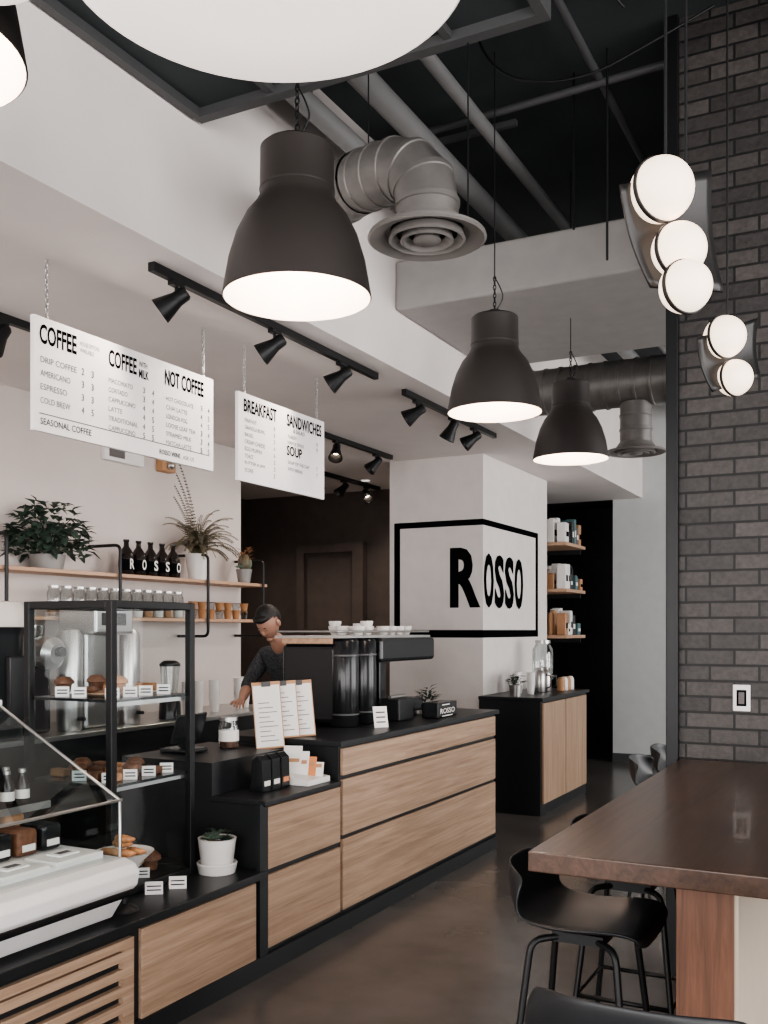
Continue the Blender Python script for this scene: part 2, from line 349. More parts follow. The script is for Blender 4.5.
# ------------------------------------------------------------------ pendant lamps
def chain(name,x,y,z0,z1,m,parent,link=.022,r=.0025):
    pts=[];z=z0;i=0
    while z<z1:
        g=[]
        for q in range(8):
            a=2*math.pi*q/8; d=math.cos(a)*.007; g.append((x+(d if i%2 else 0),y+(0 if i%2 else d),z+link/2+math.sin(a)*link*.62))
        pts.append(g); z+=link*.95; i+=1
    return tube(name,pts,r,m,parent,cyclic=True,res=1)
def pendant(x,y,z,power=13):
    e=empty('pendant_lamp')
    L=(x,y,z)
    lathe('shade',[(.02,.475),(.106,.475),(.116,.466),(.118,.315),(.130,.290),(.162,.250),(.192,.190),(.215,.115),(.230,.03),(.235,0),(.231,-.002)],M['lamp'],e,L,seg=56)
    lathe('shade_inner',[(.231,-.002),(.225,.03),(.209,.115),(.186,.185),(.156,.243),(.122,.275),(.09,.29),(0,.295)],M['lampin'],e,L,seg=56)
    lathe('neck_band',[(.117,.33),(.1195,.332),(.1195,.338),(.117,.340)],M['lamp'],e,L,seg=56)
    cyl('cap',(x,y,z+.475),.03,.03,M['blackm'],e)
    cyl('socket',(x,y,z+.23),.025,.07,M['offwhite'],e)
    sph('bulb',(x,y,z+.19),.045,M['bulb'],e)
    chain('chain',x,y,z+.505,z+.66,M['blackm'],e)
    tube('cord',[[(x,y,z+.66),(x,y,4.42)],[(x+.004,y,z+.505),(x+.045,y+.01,z+.55),(x+.035,y,z+.61),(x,y,z+.67)]],.003,M['blackm'],e,smooth_path=True)
    addlight('POINT','lamp_light',(x,y,z+.11),power,(1,.80,.66),e)
pendant(-1.67,2.62,2.60)
pendant(-1.755,4.57,2.63)
pendant(-1.79,5.98,2.62)
pendant(-1.75,1.29,2.70)
def dome(x,y,z,R=.33,pw=6):
    e=empty('dome_pendant_lamp')
    L=(x,y,z); k=R/.33
    lathe('shade',[(.03*k,.20*k),(.05*k,.19*k),(.16*k,.16*k),(.26*k,.10*k),(.315*k,.03*k),(R,0),(R-.004,-.003)],M['offwhite'],e,L,seg=64)
    lathe('opal_disc',[(R-.004,-.003),(R-.012,-.008),(R*.6,-.012),(0,-.014)],M['disc'],e,L,seg=64)
    cyl('stem',(x,y,z+.19*k),.02,.06,M['blackm'],e)
    tube('cord',[(x,y,z+.24*k),(x,y,3.8)],.004,M['blackm'],e)
dome(-.95,1.39,2.68,.35)
dome(-1.40,1.16,2.70,.13)
def globes(gl,plate,cords):
    e=empty('globe_pendant_lamp')
    bm=bmesh.new(); n=12
    TL,TR,BR,BL=[Vector(p) for p in plate]
    nrm=(TR-TL).cross(BL-TL).normalized()
    grid=[]
    for i in range(n+1):
        row=[]
        for j in range(n+1):
            u=i/n;v=j/n
            p=(TL*(1-u)+TR*u)*(1-v)+(BL*(1-u)+BR*u)*v
            row.append(bm.verts.new(p+nrm*0.014*math.sin(v*math.pi)))
        grid.append(row)
    for i in range(n):
        for j in range(n): bm.faces.new((grid[i][j],grid[i+1][j],grid[i+1][j+1],grid[i][j+1]))
    o=finish('back_plate',bm,M['plate'],e,smooth=True); s=o.modifiers.new('s','SOLIDIFY'); s.thickness=.006
    for k,(g,r) in enumerate(gl):
        sph('globe_%d'%(k+1),g,r,M['globe'],e,seg=40)
        lathe('holder_ring_%d'%(k+1),[(r*.985,-.004),(r*1.05,-.004),(r*1.05,.004),(r*.985,.004)],M['plate'],e,g,axis=tuple(nrm),seg=48)
    if len(gl)>2:
        g=Vector(gl[2][0]); c=(TL+TR+BR+BL)/4; tube('arm',[tuple(g),tuple(g.lerp(BR.lerp(BL,.5),.9))],.006,M['blackm'],e)
    for k,c in enumerate(cords):
        tube('cord_%d'%k,[(c[0],c[1],c[2]),(c[0],c[1],4.42)],.003,M['blackm'],e)
globes([((-.375,1.822,2.354),.058),((-.349,1.847,2.248),.050),((-.324,1.775,2.154),.046)],[(-.442,1.776,2.358),(-.309,1.935,2.423),(-.288,1.946,2.19),(-.3965,1.822,2.178)],[(-.375,1.856,2.385),(-.345,1.892,2.40)])
globes([((-.416,2.859,2.366),.058),((-.393,2.882,2.2546),.050)],[(-.48,2.792,2.354),(-.3455,2.975,2.441),(-.338,2.979,2.27),(-.446,2.832,2.21)],[(-.413,2.884,2.395)])
# ------------------------------------------------------------------ track lights
def track(x,y0,y1,heads,z=3.11,name='track_light',pw=18):
    e=empty(name)
    boxes('rail',[(x-.018,x+.018,y0,y1,z,3.15)],M['blackm'],e,bevel=.003)
    for i,(hy,d) in enumerate(heads):
        d=Vector(d).normalized()
        p=Vector((x,hy,z-.075))
        cyl('stem_%d'%i,(x,hy,z-.08),.008,.085,M['blackm'],e,seg=12)
        boxes('adapter_%d'%i,[(x-.016,x+.016,hy-.04,hy+.04,z-.018,z)],M['blackm'],e)
        q=p-d*.06
        k=.88
        lathe('head_%d'%i,[(r*k,h*k) for r,h in ((0,0),(.028,0),(.037,.012),(.039,.065),(.043,.08),(.066,.160),(.068,.172),(.062,.172),(.038,.085),(0,.075))],M['blackm'],e,tuple(q),tuple(d),seg=28)
        cyl('lens_%d'%i,tuple(q+d*.080),.030,.004,M['bulb'],e,tuple(d),seg=20)
        addlight('SPOT','spot_light',tuple(q+d*.12),pw,(1,.86,.74),e,.03,tuple(d),85)
track(-2.86,3.31,5.40,[(3.48,(-.7,-.35,-.55)),(4.27,(-.7,-.35,-.55)),(4.97,(-.7,-.35,-.55))],pw=12)
track(-2.88,5.83,7.50,[(6.03,(-.7,-.35,-.5)),(6.63,(-.4,-.1,-.8)),(7.05,(-.65,-.35,-.5))])
track(-4.0,2.3,3.75,[(3.5,(-.1,-.5,-.8)),(2.9,(-.5,-.5,-.7))])
track(-4.08,6.6,8.0,[(7.0,(.2,-.5,-.8)),(7.7,(-.5,-.5,-.7))])
track(-5.1,8.0,9.7,[(8.4,(.3,-.5,-.8)),(8.9,(-.4,-.5,-.7)),(9.4,(.5,-.4,-.7))],pw=8)
# ------------------------------------------------------------------ hanging menus
UY=(0,1,0);UX=(1,0,0);UZ=(0,0,1)
XM=-3.24
def mt(e,s,y,z,w,h,m='ink',bold=.0):
    text('lettering',s,(XM+.012,y,z),UY,UZ,w,h,M[m],e,bold)
e=empty('hanging_menu_board')
box('panel',XM-.01,XM+.01,3.0,4.235,2.40,2.89,M['board'],e)
for yy in (3.08,4.16): chain('chain',XM,yy,2.885,3.14,M['steel'],e,r=.003)
HB=.025
mt(e,'COFFEE',3.03,2.775,.215,.085,bold=HB)
mt(e,'HOUSE OPTIONS',3.265,2.825,.12,.018,'greyink'); mt(e,'AVAILABLE',3.265,2.795,.085,.018,'greyink')
mt(e,'COFFEE',3.445,2.775,.19,.08,bold=HB); mt(e,'WITH',3.65,2.822,.06,.026,'ink',.01); mt(e,'MILK',3.65,2.768,.07,.042,bold=HB)
mt(e,'NOT COFFEE',3.84,2.775,.31,.08,bold=HB)
for i,s in enumerate(['DRIP COFFEE','AMERICANO','ESPRESSO','COLD BREW']):
    mt(e,s,3.035,2.695-i*.058,.019*len(s),.026,'greyink'); mt(e,'2 3 3 4'.split()[i],3.275,2.695-i*.058,.014,.03,'ink'); mt(e,['3','3','3','5'][i],3.335,2.695-i*.058,.014,.03,'ink')
for i,s in enumerate(['MACCHIATO','CORTADO','CAPPUCCINO','LATTE','TRADITIONAL','CAPPUCCINO']):
    mt(e,s,3.445,2.70-i*.044,.018*len(s),.022,'greyink')
    mt(e,str([3,3,4,4,4,5][i]),3.68,2.70-i*.044,.014,.028,'ink'); mt(e,str([4,4,4,5,5,5][i]),3.745,2.70-i*.044,.014,.028,'ink')
for i,s in enumerate(['HOT CHOCOLATE','CHAI LATTE','LONDON FOG','LOOSE LEAF TEA','STEAMED MILK','MATCHA LATTE']):
    mt(e,s,3.85,2.70-i*.044,.0165*len(s),.022,'greyink')
    mt(e,str([3,4,4,3,3,5][i]),4.125,2.70-i*.044,.014,.028,'ink'); mt(e,str([4,5,5,4,4,5][i]),4.185,2.70-i*.044,.014,.028,'ink')
mt(e,'SEASONAL COFFEE',3.035,2.43,.30,.028,'ink',.005)
mt(e,'ROSSO WINE',3.80,2.425,.16,.024,'ink',.01); mt(e,'ASK US',3.98,2.425,.09,.02,'greyink')
boxes('rule',[(XM+.01,XM+.012,3.03,4.2,2.475,2.478)],M['ink'],e)
e=empty('hanging_menu_board')
box('panel',XM-.01,XM+.01,4.46,5.388,2.385,2.88,M['board'],e)
for yy in (4.53,5.31): chain('chain',XM,yy,2.875,3.14,M['steel'],e,r=.003)
mt(e,'BREAKFAST',4.51,2.775,.33,.075,bold=HB)
mt(e,'SANDWICHES',4.95,2.775,.40,.075,bold=HB)
mt(e,'& SALAD',5.02,2.745,.13,.022,'ink')
mt(e,'SOUP',4.95,2.60,.17,.06,bold=HB)
for i,s in enumerate(['PARFAIT','GRANOLA BOWL','BAGEL','CREAM CHEESE','EGG MUFFIN','TOAST','BUTTER & JAM','SCONE']):
    mt(e,s,4.52,2.72-i*.04,.0165*len(s),.022,'greyink'); mt(e,str([6,6,3,4,6,3,3,3][i]),4.81,2.72-i*.04,.014,.026,'greyink')
for i,s in enumerate(['TURKEY','HAM & SWISS']): mt(e,s,4.96,2.705-i*.035,.0165*len(s),.02,'greyink'); mt(e,'9',5.29,2.705-i*.035,.014,.026,'greyink')
for i,s in enumerate(['SOUP OF THE DAY','WITH BREAD']): mt(e,s,4.96,2.55-i*.04,.0165*len(s),.02,'greyink'); mt(e,'7',5.29,2.55-i*.04,.014,.026,'greyink')
# ------------------------------------------------------------------ wall sign around the column
e=empty('rosso_wall_sign')
t=.004
zt,zb=2.56,1.48
def yb(n,x0,x1,z0,z1): boxes(n,[(x0,x1,8.3-t,8.3,z0,z1)],M['ink'],e)
def xb(n,y0,y1,z0,z1): boxes(n,[(-3.3,-3.3+t,y0,y1,z0,z1)],M['ink'],e)
yb('frame_top',-4.20,-3.3,zt-.055,zt); yb('frame_bottom',-4.20,-3.3,zb,zb+.07); yb('frame_side',-4.20,-4.14,zb,zt)
xb('frame_top_b',8.3-t,9.84,zt-.055,zt); xb('frame_bottom_b',8.3-t,9.84,zb,zb+.07); xb('frame_side_b',9.77,9.84,zb,zt)
for k in range(2):
    text('letter_R','R',(-3.625+k*.012,8.3-t-k*.0004,1.755),UX,UZ,.290,.55,M['ink'],e,.03)
    for i,ch in enumerate('OSSO'):
        text('letter_'+ch,ch,(-3.3+t+k*.0004,8.312+i*.272+k*.014,1.755),UY,UZ,.235,.50,M['ink'],e,.03)
# ------------------------------------------------------------------ main service counter
XC=-2.62
e=empty('service_counter')
boxes('carcass_high',[(-3.4,XC-.02,4.55,6.86,FZ,.925)],M['black'],e)
box('top_high',-3.42,XC+.012,4.53,6.89,.925,.955,M['black'],e,bevel=.004)
boxes('drawer_high',[(XC-.02,XC,4.57,6.84,z0,z1) for z0,z1 in ((.045,.425),(.447,.745),(.768,.912))],M['oak'],e,bevel=.003)
boxes('carcass_ledge',[(-2.93,XC-.02,3.83,4.55,FZ,.72)],M['black'],e)
box('ledge_top',-2.93,XC+.012,3.82,4.53,.72,.745,M['black'],e,bevel=.004)
boxes('drawer_ledge',[(XC-.02,XC,3.86,4.54,.045,.39),(XC-.02,XC,3.86,4.54,.418,.712)],M['oak'],e,bevel=.003)
box('carcass_inner',-3.5,-2.93,3.83,4.55,FZ,.905,M['black'],e)
boxes('side_post',[(XC-.02,XC,3.79,3.855,FZ,.735)],M['black'],e)
boxes('carcass_low',[(-3.5,XC-.02,1.2,3.83,FZ,.385)],M['black'],e)
box('top_low',-3.5,XC+.012,1.2,3.825,.385,.42,M['black'],e,bevel=.004)
boxes('drawer_low',[(XC-.02,XC,2.98,3.76,.02,.375)],M['oak'],e,bevel=.003)
boxes('vent_frame',[(XC-.02,XC+.004,1.2,2.93,.325,.36),(XC-.02,XC+.004,2.87,2.93,FZ+.02,.325)],M['oak'],e)
boxes('vent_slats',[(XC-.025,XC+.004,1.2,2.87,z,z+.036) for z in [FZ+.02+i*.066 for i in range(6)]],M['oak'],e)
boxes('plinth',[(-3.4,XC+.004,1.2,6.86,FZ,FZ+.09)],M['black'],e)
e=empty('condiment_station')
boxes('carcass',[(-3.29,-2.72,8.18,9.6,FZ,.93)],M['black'],e)
box('top',-3.29,-2.69,8.16,9.63,.93,.96,M['black'],e,bevel=.004)
boxes('door_panels',[(-2.72,-2.70,8.22,8.86,.03,.91),(-2.72,-2.70,8.88,9.56,.03,.91)],M['oakz'],e,bevel=.003)
# ------------------------------------------------------------------ refrigerated display case
e=empty('refrigerated_display_case')
def prism(name,prof,y0,y1,m,parent,bevel=0.0):
    bm=bmesh.new()
    a=[bm.verts.new((x,y0,z)) for x,z in prof]; b=[bm.verts.new((x,y1,z)) for x,z in prof]
    n=len(prof)
    bm.faces.new(a); bm.faces.new(b[::-1])
    for i in range(n): bm.faces.new((a[i],b[i],b[(i+1)%n],a[(i+1)%n]))
    return finish(name,bm,m,parent,bevel=bevel)
Y0,Y1=1.2,2.88
prism('body_base',[(-3.45,.421),(-2.74,.421),(-2.68,.44),(-2.62,.525),(-3.45,.525)],Y0,Y1,M['offwhite'],e,bevel=.006)
prism('body_stripe',[(-3.43,.525),(-2.605,.525),(-2.575,.56),(-3.43,.56)],Y0,Y1+.004,M['blackp'],e)
prism('body_lip',[(-3.45,.56),(-2.58,.56),(-2.56,.58),(-2.55,.63),(-2.57,.66),(-2.62,.675),(-3.45,.675)],Y0,Y1+.01,M['offwhite'],e,bevel=.006)
box('inner_deck',-3.40,-2.70,Y0,Y1-.03,.675,.70,M['offwhite'],e)
box('rear_panel',-3.45,-3.40,Y0,Y1,.675,1.23,M['black'],e)
prism('end_glass',[(-3.40,.68),(-2.64,.68),(-2.64,.895),(-3.30,1.235),(-3.40,1.245)],Y1-.010,Y1-.006,M['glass'],e)
bm=bmesh.new()
for q in (((-2.636,.68),(-2.636,.895)),((-2.636,.895),(-3.298,1.24))):
    (xa,za),(xb_,zb_)=q
    bm.faces.new([bm.verts.new(v) for v in ((xa,Y0,za),(xa,Y1,za),(xb_,Y1,zb_),(xb_,Y0,zb_))])
finish('front_glass',bm,M['glass'],e)
tube('glass_edge',[[(-2.634,Y1-.008,.68),(-2.634,Y1-.008,.897),(-3.30,Y1-.008,1.242),(-3.42,Y1-.008,1.25)],[(-2.634,Y0,.897),(-2.634,Y1,.897)]],.006,M['steel'],e)
box('top_panel',-3.47,-3.28,Y0,Y1,1.235,1.26,M['offwhite'],e,bevel=.004)
box('upper_shelf',-3.38,-2.98,Y0,Y1-.03,.855,.865,M['glass'],e)
boxes('shelf_trim',[(-2.985,-2.975,Y0,Y1-.03,.845,.872)],M['steel'],e)
e2=empty('bottled_drinks')
for i in range(8):
    y=2.24+i*.075
    for x in (-3.04,-3.13):
        lathe('bottle_%d'%i,[(0,0),(.026,0),(.028,.01),(.028,.08),(.012,.11),(.012,.125),(0,.125)],M['bottle'],e2,(x,y,.866),seg=16)
        cyl('cap_%d'%i,(x,y,.991),.014,.014,M['steel'],e2,seg=12)
    lathe('label_%d'%i,[(.0285,.025),(.0285,.06)],M['paper'],e2,(-3.04,y,.866),seg=16)
e2=empty('pastry_trays')
for i,y in enumerate((1.96,2.2,2.44,2.68)):
    box('tray_%d'%i,-2.82,-2.66,y-.105,y+.105,.70,.715,M['paper'],e2,bevel=.003)
    box('card_%d'%i,-2.77,-2.70,y-.05,y+.05,.717,.724,M['board'],e2,bevel=.002)
    box('print_%d'%i,-2.75,-2.72,y-.03,y+.03,.7245,.7255,M['greyink'],e2)
e2=empty('packaged_sandwiches')
for i in range(6):
    y=2.12+i*.12
    box('pack_%d'%i,-3.02,-2.88,y,y+.10,.701,.80,M['blackp'] if i%2 else M['pastry2'],e2,bevel=.018)
    box('label_%d'%i,-2.8805,-2.877,y+.02,y+.08,.72,.745,M['paper'],e2)
    box('pack_b_%d'%i,-3.22,-3.08,y,y+.10,.701,.82,M['kraft'] if i%2 else M['blackp'],e2,bevel=.018)
# ------------------------------------------------------------------ tall glass case
e=empty('glass_pastry_cabinet')
x0,x1,y0,y1,z0,z1=-3.39,-2.88,3.09,3.64,.42,1.675
f=.034
fr=[]
for (a,b) in ((x0,y0),(x1-f,y0),(x0,y1-f),(x1-f,y1-f)): fr.append((a,a+f,b,b+f,z0,z1))
for z in (z0,z1-f):
    fr+= [(x0+f,x1-f,y0,y0+f,z,z+f),(x0+f,x1-f,y1-f,y1,z,z+f),(x0,x0+f,y0+f,y1-f,z,z+f),(x1-f,x1,y0+f,y1-f,z,z+f)]
boxes('frame',fr,M['blackm'],e,bevel=.004)
box('base_deck',x0+f,x1-f,y0+f,y1-f,z0,z0+.03,M['black'],e)
bm=bmesh.new()
def quad(pts): bm.faces.new([bm.verts.new(p) for p in pts])
zz0,zz1=z0+f,z1-f
quad([(x0+f,y0+.014,zz0),(x1-f,y0+.014,zz0),(x1-f,y0+.014,zz1),(x0+f,y0+.014,zz1)])
quad([(x1-.014,y0+f,zz0),(x1-.014,y1-f,zz0),(x1-.014,y1-f,zz1),(x1-.014,y0+f,zz1)])
quad([(x0+.014,y0+f,zz0),(x0+.014,y1-f,zz0),(x0+.014,y1-f,zz1),(x0+.014,y0+f,zz1)])
quad([(x0+f,y0+f,z1-.01),(x1-f,y0+f,z1-.01),(x1-f,y1-f,z1-.01),(x0+f,y1-f,z1-.01)])
finish('glass_panes',bm,M['glass'],e)
for n,z in (('shelf_upper',1.245),('shelf_lower',.885)):
    boxes(n,[(x0+.02,x1-.02,y0+.02,y1-.02,z,z+.012)],M['blackp'],e)
boxes('shelf_brackets',[(x1-f-.01,x1-f,y0+f,y1-f,z-.02,z) for z in (1.245,.885)],M['steel'],e)
def pastry(e,x,y,z,r,m,kind):
    if kind==0:
        bm=bmesh.new(); rings=[];N=14;seg=12
        for i in range(N+1):
            t=i/N*2-1; a=t*1.25
            c=Vector((x+math.sin(a)*r,y-math.cos(a)*r*.6+r*.3,z+r*.35))
            rr=r*.42*(1-abs(t)**1.8*.8)*(1.0 if i%2 else .86)
            tdir=Vector((math.cos(a),math.sin(a)*.6,0)).normalized(); n=Vector((-tdir.y,tdir.x,0))
            rings.append([bm.verts.new(c+n*rr*math.cos(2*math.pi*q/seg)+Vector((0,0,1))*rr*.85*math.sin(2*math.pi*q/seg)) for q in range(seg)])
        for A,B in zip(rings[:-1],rings[1:]):
            for q in range(seg): bm.faces.new((A[q],B[q],B[(q+1)%seg],A[(q+1)%seg]))
        bm.faces.new(rings[0]); bm.faces.new(rings[-1])
        finish('croissant',bm,m,e,smooth=True)
    elif kind==1:
        lathe('muffin',[(0,0),(r*.6,0),(r*.75,r*.8),(r,r*.9),(r*.95,r*1.2),(r*.6,r*1.55),(0,r*1.65)],m,e,(x,y,z),seg=18)
    else:
        box('slice',x-r,x+r,y-r*.6,y+r*.6,z,z+r*.8,m,e,bevel=r*.15)
def tag(e,x,y,z,w=.06,h=.045):
    T=Matrix.Translation(Vector((x,y,z)))@Matrix.Rotation(math.radians(35),4,'Z')
    box('card',-w/2,w/2,-.001,.001,0,h,M['board'],e,T=T)
    for k in range(2):
        box('card_line',-w/2+.008,w/2-.008,-.0016,-.0011,h*.3+k*h*.3,h*.3+k*h*.3+.005,M['ink'],e,T=T)
e2=empty('pastry_assortment')
zz=1.258
for (cx,cy) in ((-3.10,3.32),(-3.26,3.46)):
    lathe('cake_plate',[(0,0),(.09,0),(.115,.012),(.113,.016),(.09,.006),(0,.006)],M['shelfwood'],e2,(cx,cy,zz),seg=28)
for i,(x,y,k) in enumerate([(-3.16,3.27,0),(-3.06,3.30,2),(-3.12,3.39,1),(-3.28,3.42,1),(-3.22,3.50,0),(-3.31,3.51,2),(-3.30,3.24,1),(-3.08,3.53,2)]): pastry(e2,x,y,zz+.012,.045,M['pastry'] if i%3 else M['pastry2'],k)
for (x,y) in ((-2.96,3.18),(-2.95,3.28),(-2.95,3.38),(-2.95,3.50),(-3.12,3.15),(-3.22,3.15)): tag(e2,x,y,zz)
zz=.898
for i in range(12):
    pastry(e2,-3.30+.1*(i%4),3.22+.13*(i//4),zz,.042,M['pastry2'] if i%3 else M['pastry'],[2,1,2][i%3])
for (x,y) in ((-2.96,3.16),(-2.95,3.28),(-2.95,3.40),(-2.95,3.52),(-3.12,3.15)): tag(e2,x,y,zz)
zz=.452
lathe('display_bowl',[(0,.0),(.07,0),(.08,.01),(.14,.06),(.145,.065),(.135,.06),(.07,.018),(0,.015)],M['pot'],e2,(-3.08,3.30,zz),seg=32)
for i in range(9):
    pastry(e2,-3.27+.12*(i%3),3.26+.12*(i//3),zz+(.05 if i in (1,2,4,5) else 0),.052,M['pastry'] if i%2 else M['pastry2'],[1,0,1][i%3])
for (x,y) in ((-2.96,3.16),(-2.95,3.36),(-3.14,3.15)): tag(e2,x,y,zz)
e2=empty('croissant_bowl')
lathe('bowl',[(0,.0),(.06,0),(.065,.01),(.115,.055),(.12,.06),(.11,.056),(.06,.018),(0,.015)],M['pot'],e2,(-2.75,3.02,.60),seg=32)
lathe('stand',[(0,0),(.06,0),(.055,.01),(.02,.03),(.018,.17),(.04,.18),(0,.18)],M['blackm'],e2,(-2.75,3.02,.421),seg=24)
for (x,y,z) in ((-2.80,3.0,.65),(-2.72,3.06,.65),(-2.75,2.97,.66),(-2.76,3.04,.70),(-2.70,2.98,.66),(-2.80,3.07,.67)): pastry(e2,x,y,z-.01,.05,M['pastry'],0)
e2=empty('price_cards')
for (x,y) in ((-2.80,3.26),(-2.77,3.38)): tag(e2,x,y,.421,.075,.055)
def leaves(name,c,R,H,n,L,W,m,parent,droop=.4,seed=1):
    rnd=random.Random(seed); bm=bmesh.new(); c=Vector(c)
    for i in range(n):
        a=rnd.uniform(0,2*math.pi); rr=R*math.sqrt(rnd.random()); h=H*rnd.uniform(.15,1)*(1-.5*(rr/R)**2)
        p=c+Vector((rr*math.cos(a),rr*math.sin(a),h))
        d=Vector((math.cos(a+rnd.uniform(-.6,.6)),math.sin(a+rnd.uniform(-.6,.6)),rnd.uniform(-droop,.7))).normalized()
        s=d.cross(Vector((0,0,1))).normalized(); up=s.cross(d)
        l=L*rnd.uniform(.6,1.2); w=W*rnd.uniform(.7,1.2)
        v=[bm.verts.new(q) for q in (p,p+d*l*.4+s*w+up*w*.3,p+d*l*.4+up*-.0,p+d*l*.4-s*w+up*w*.3,p+d*l*.8+s*w*.5-up*l*.08,p+d*l*.8-s*w*.5-up*l*.08,p+d*l-up*l*.18)]
        bm.faces.new((v[0],v[1],v[2])); bm.faces.new((v[0],v[2],v[3])); bm.faces.new((v[1],v[4],v[2])); bm.faces.new((v[2],v[5],v[3])); bm.faces.new((v[4],v[6],v[5],v[2]))
    me=bpy.data.meshes.new(name); bm.to_mesh(me); bm.free(); me.materials.append(m)
    o=bpy.data.objects.new(name,me); COL.objects.link(o); o.parent=parent; return o
def stems(name,c,R,H,n,m,parent,seed=1,r=.003):
    rnd=random.Random(seed); g=[]
    for i in range(n):
        a=rnd.uniform(0,6.28); rr=R*rnd.random()
        c0=Vector(c); g.append([tuple(c0),tuple(c0+Vector((rr*.4*math.cos(a),rr*.4*math.sin(a),H*.6))),tuple(c0+Vector((rr*math.cos(a),rr*math.sin(a),H*rnd.uniform(.5,.9))))])
    return tube(name,g,r,m,parent,res=1)
def rosette(name,c,R,n,m,parent):
    bm=bmesh.new(); c=Vector(c)
    for ring in range(4):
        k=n-ring; el=math.radians(15+ring*22); L=R*(1-ring*.17)
        for i in range(k):
            a=2*math.pi*(i+ring*.5)/k
            d=Vector((math.cos(a)*math.cos(el),math.sin(a)*math.cos(el),math.sin(el))); s=Vector((-math.sin(a),math.cos(a),0)); up=s.cross(d)*-1
            w=L*.26
            p=[c,c+d*L*.55+s*w,c+d*L,c+d*L*.55-s*w,c+d*L*.5+up*w*.6,c+d*L*.5-up*w*.5]
            v=[bm.verts.new(q) for q in p]
            for t3 in ((0,1,4),(1,2,4),(2,3,4),(3,0,4),(0,5,1),(1,5,2),(2,5,3),(3,5,0)): bm.faces.new([v[q] for q in t3])
    return finish(name,bm,m,parent)
e=empty('potted_succulent')
px,py=-2.80,3.70
lathe('saucer',[(0,0),(.085,0),(.095,.045),(.09,.05),(.08,.01),(0,.01)],M['pot'],e,(px,py,.421))
lathe('pot',[(0,.02),(.072,.02),(.088,.15),(.09,.16),(.08,.16),(.075,.13),(0,.13)],M['pot'],e,(px,py,.421))
cyl('soil',(px,py,.54),.076,.012,M['soil'],e)
rosette('rosette_a',(px-.02,py-.01,.575),.06,8,M['succ'],e); rosette('rosette_b',(px+.035,py+.02,.57),.04,7,M['leaf'],e); rosette('rosette_c',(px,py-.045,.565),.035,7,M['fern'],e)
leaves('sprigs',(px,py,.56),.05,.07,30,.05,.010,M['leaf'],e,droop=-.2,seed=9)
# ------------------------------------------------------------------ things on the ledge / inner top
e=empty('coffee_bags')
for i in range(3):
    y=4.02+i*.085
    prism('bag_%d'%i,[(-2.84,.746),(-2.76,.746),(-2.765,.90),(-2.795,.925),(-2.80,.925),(-2.83,.90)],y,y+.072,M['blackp'],e,bevel=.008)
    box('label_%d'%i,-2.7615,-2.758,y+.012,y+.06,.775,.80,M['orange'] if i==2 else M['paper'],e)
e=empty('brochure_holder')
prism('stand',[(-2.88,.746),(-2.66,.746),(-2.66,.775),(-2.86,.80)],4.28,4.50,M['offwhite'],e,bevel=.003)
for i in range(4):
    T2=Matrix.Translation(Vector((-2.82+.035*i,4.36+.02*i,.775)))@Matrix.Rotation(math.radians(20),4,'Z')@Matrix.Rotation(math.radians(-24),4,'X')
    box('leaflet_%d'%i,-.05,.05,-.004,.004,0,.17-.03*i,M['paper'] if i!=2 else M['orange'],e,T=T2)
    box('print_%d'%i,-.04,.04,-.0055,-.0045,.08-.01*i,.10-.01*i,M['kraft'],e,T=T2)
e=empty('tasting_menu_clipboards')
for i,(x,y) in enumerate([(-3.00,4.44),(-2.965,4.54),(-2.925,4.64)]):
    zz=.957
    T2=Matrix.Translation(Vector((x,y,zz if i else .907)))@Matrix.Rotation(math.radians(36),4,'Z')@Matrix.Rotation(math.radians(-13),4,'X')@Matrix.Rotation(math.radians(-4),4,'Y')
    hh=.31 if i else .36
    box('board_%d'%i,-.078,.078,.002,.006,0,hh+.008,M['kraft'],e,T=T2)
    box('sheet_%d'%i,-.073,.073,-.001,.002,.008,hh-.012,M['paper'],e,T=T2)
    box('clip_%d'%i,-.025,.025,-.005,.008,hh-.02,hh+.008,M['darkframe'],e,T=T2)
    for k in range(9):
        box('line_%d'%k,-.05,.05-.02*(k%3),-.0018,-.0012,.04+k*.026,.044+k*.026,M['greyink'],e,T=T2)
e=empty('glass_jar')
lathe('jar_body',[(0,0),(.05,0),(.055,.01),(.055,.12),(.045,.14),(.045,.15)],M['jar'],e,(-3.22,4.36,.906),seg=28)
cyl('jar_lid',(-3.22,4.36,1.056),.05,.02,M['steel'],e)
cyl('beans',(-3.22,4.36,.912),.048,.05,M['pastry2'],e)
lathe('jar_label',[(.0555,.04),(.0555,.10)],M['paper'],e,(-3.22,4.36,.906),seg=28)
e=empty('till_terminal')
box('base',-3.42,-3.22,4.02,4.18,.906,.93,M['blackp'],e,bevel=.01)
T2=Matrix.Translation(Vector((-3.32,4.10,.93)))@Matrix.Rotation(math.radians(-90),4,'Z')@Matrix.Rotation(math.radians(-18),4,'X')
box('screen',-.12,.12,-.008,.008,.03,.19,M['blackp'],e,bevel=.006,T=T2); box('neck',-.02,.02,-.02,0,0,.08,M['blackm'],e,T=T2)
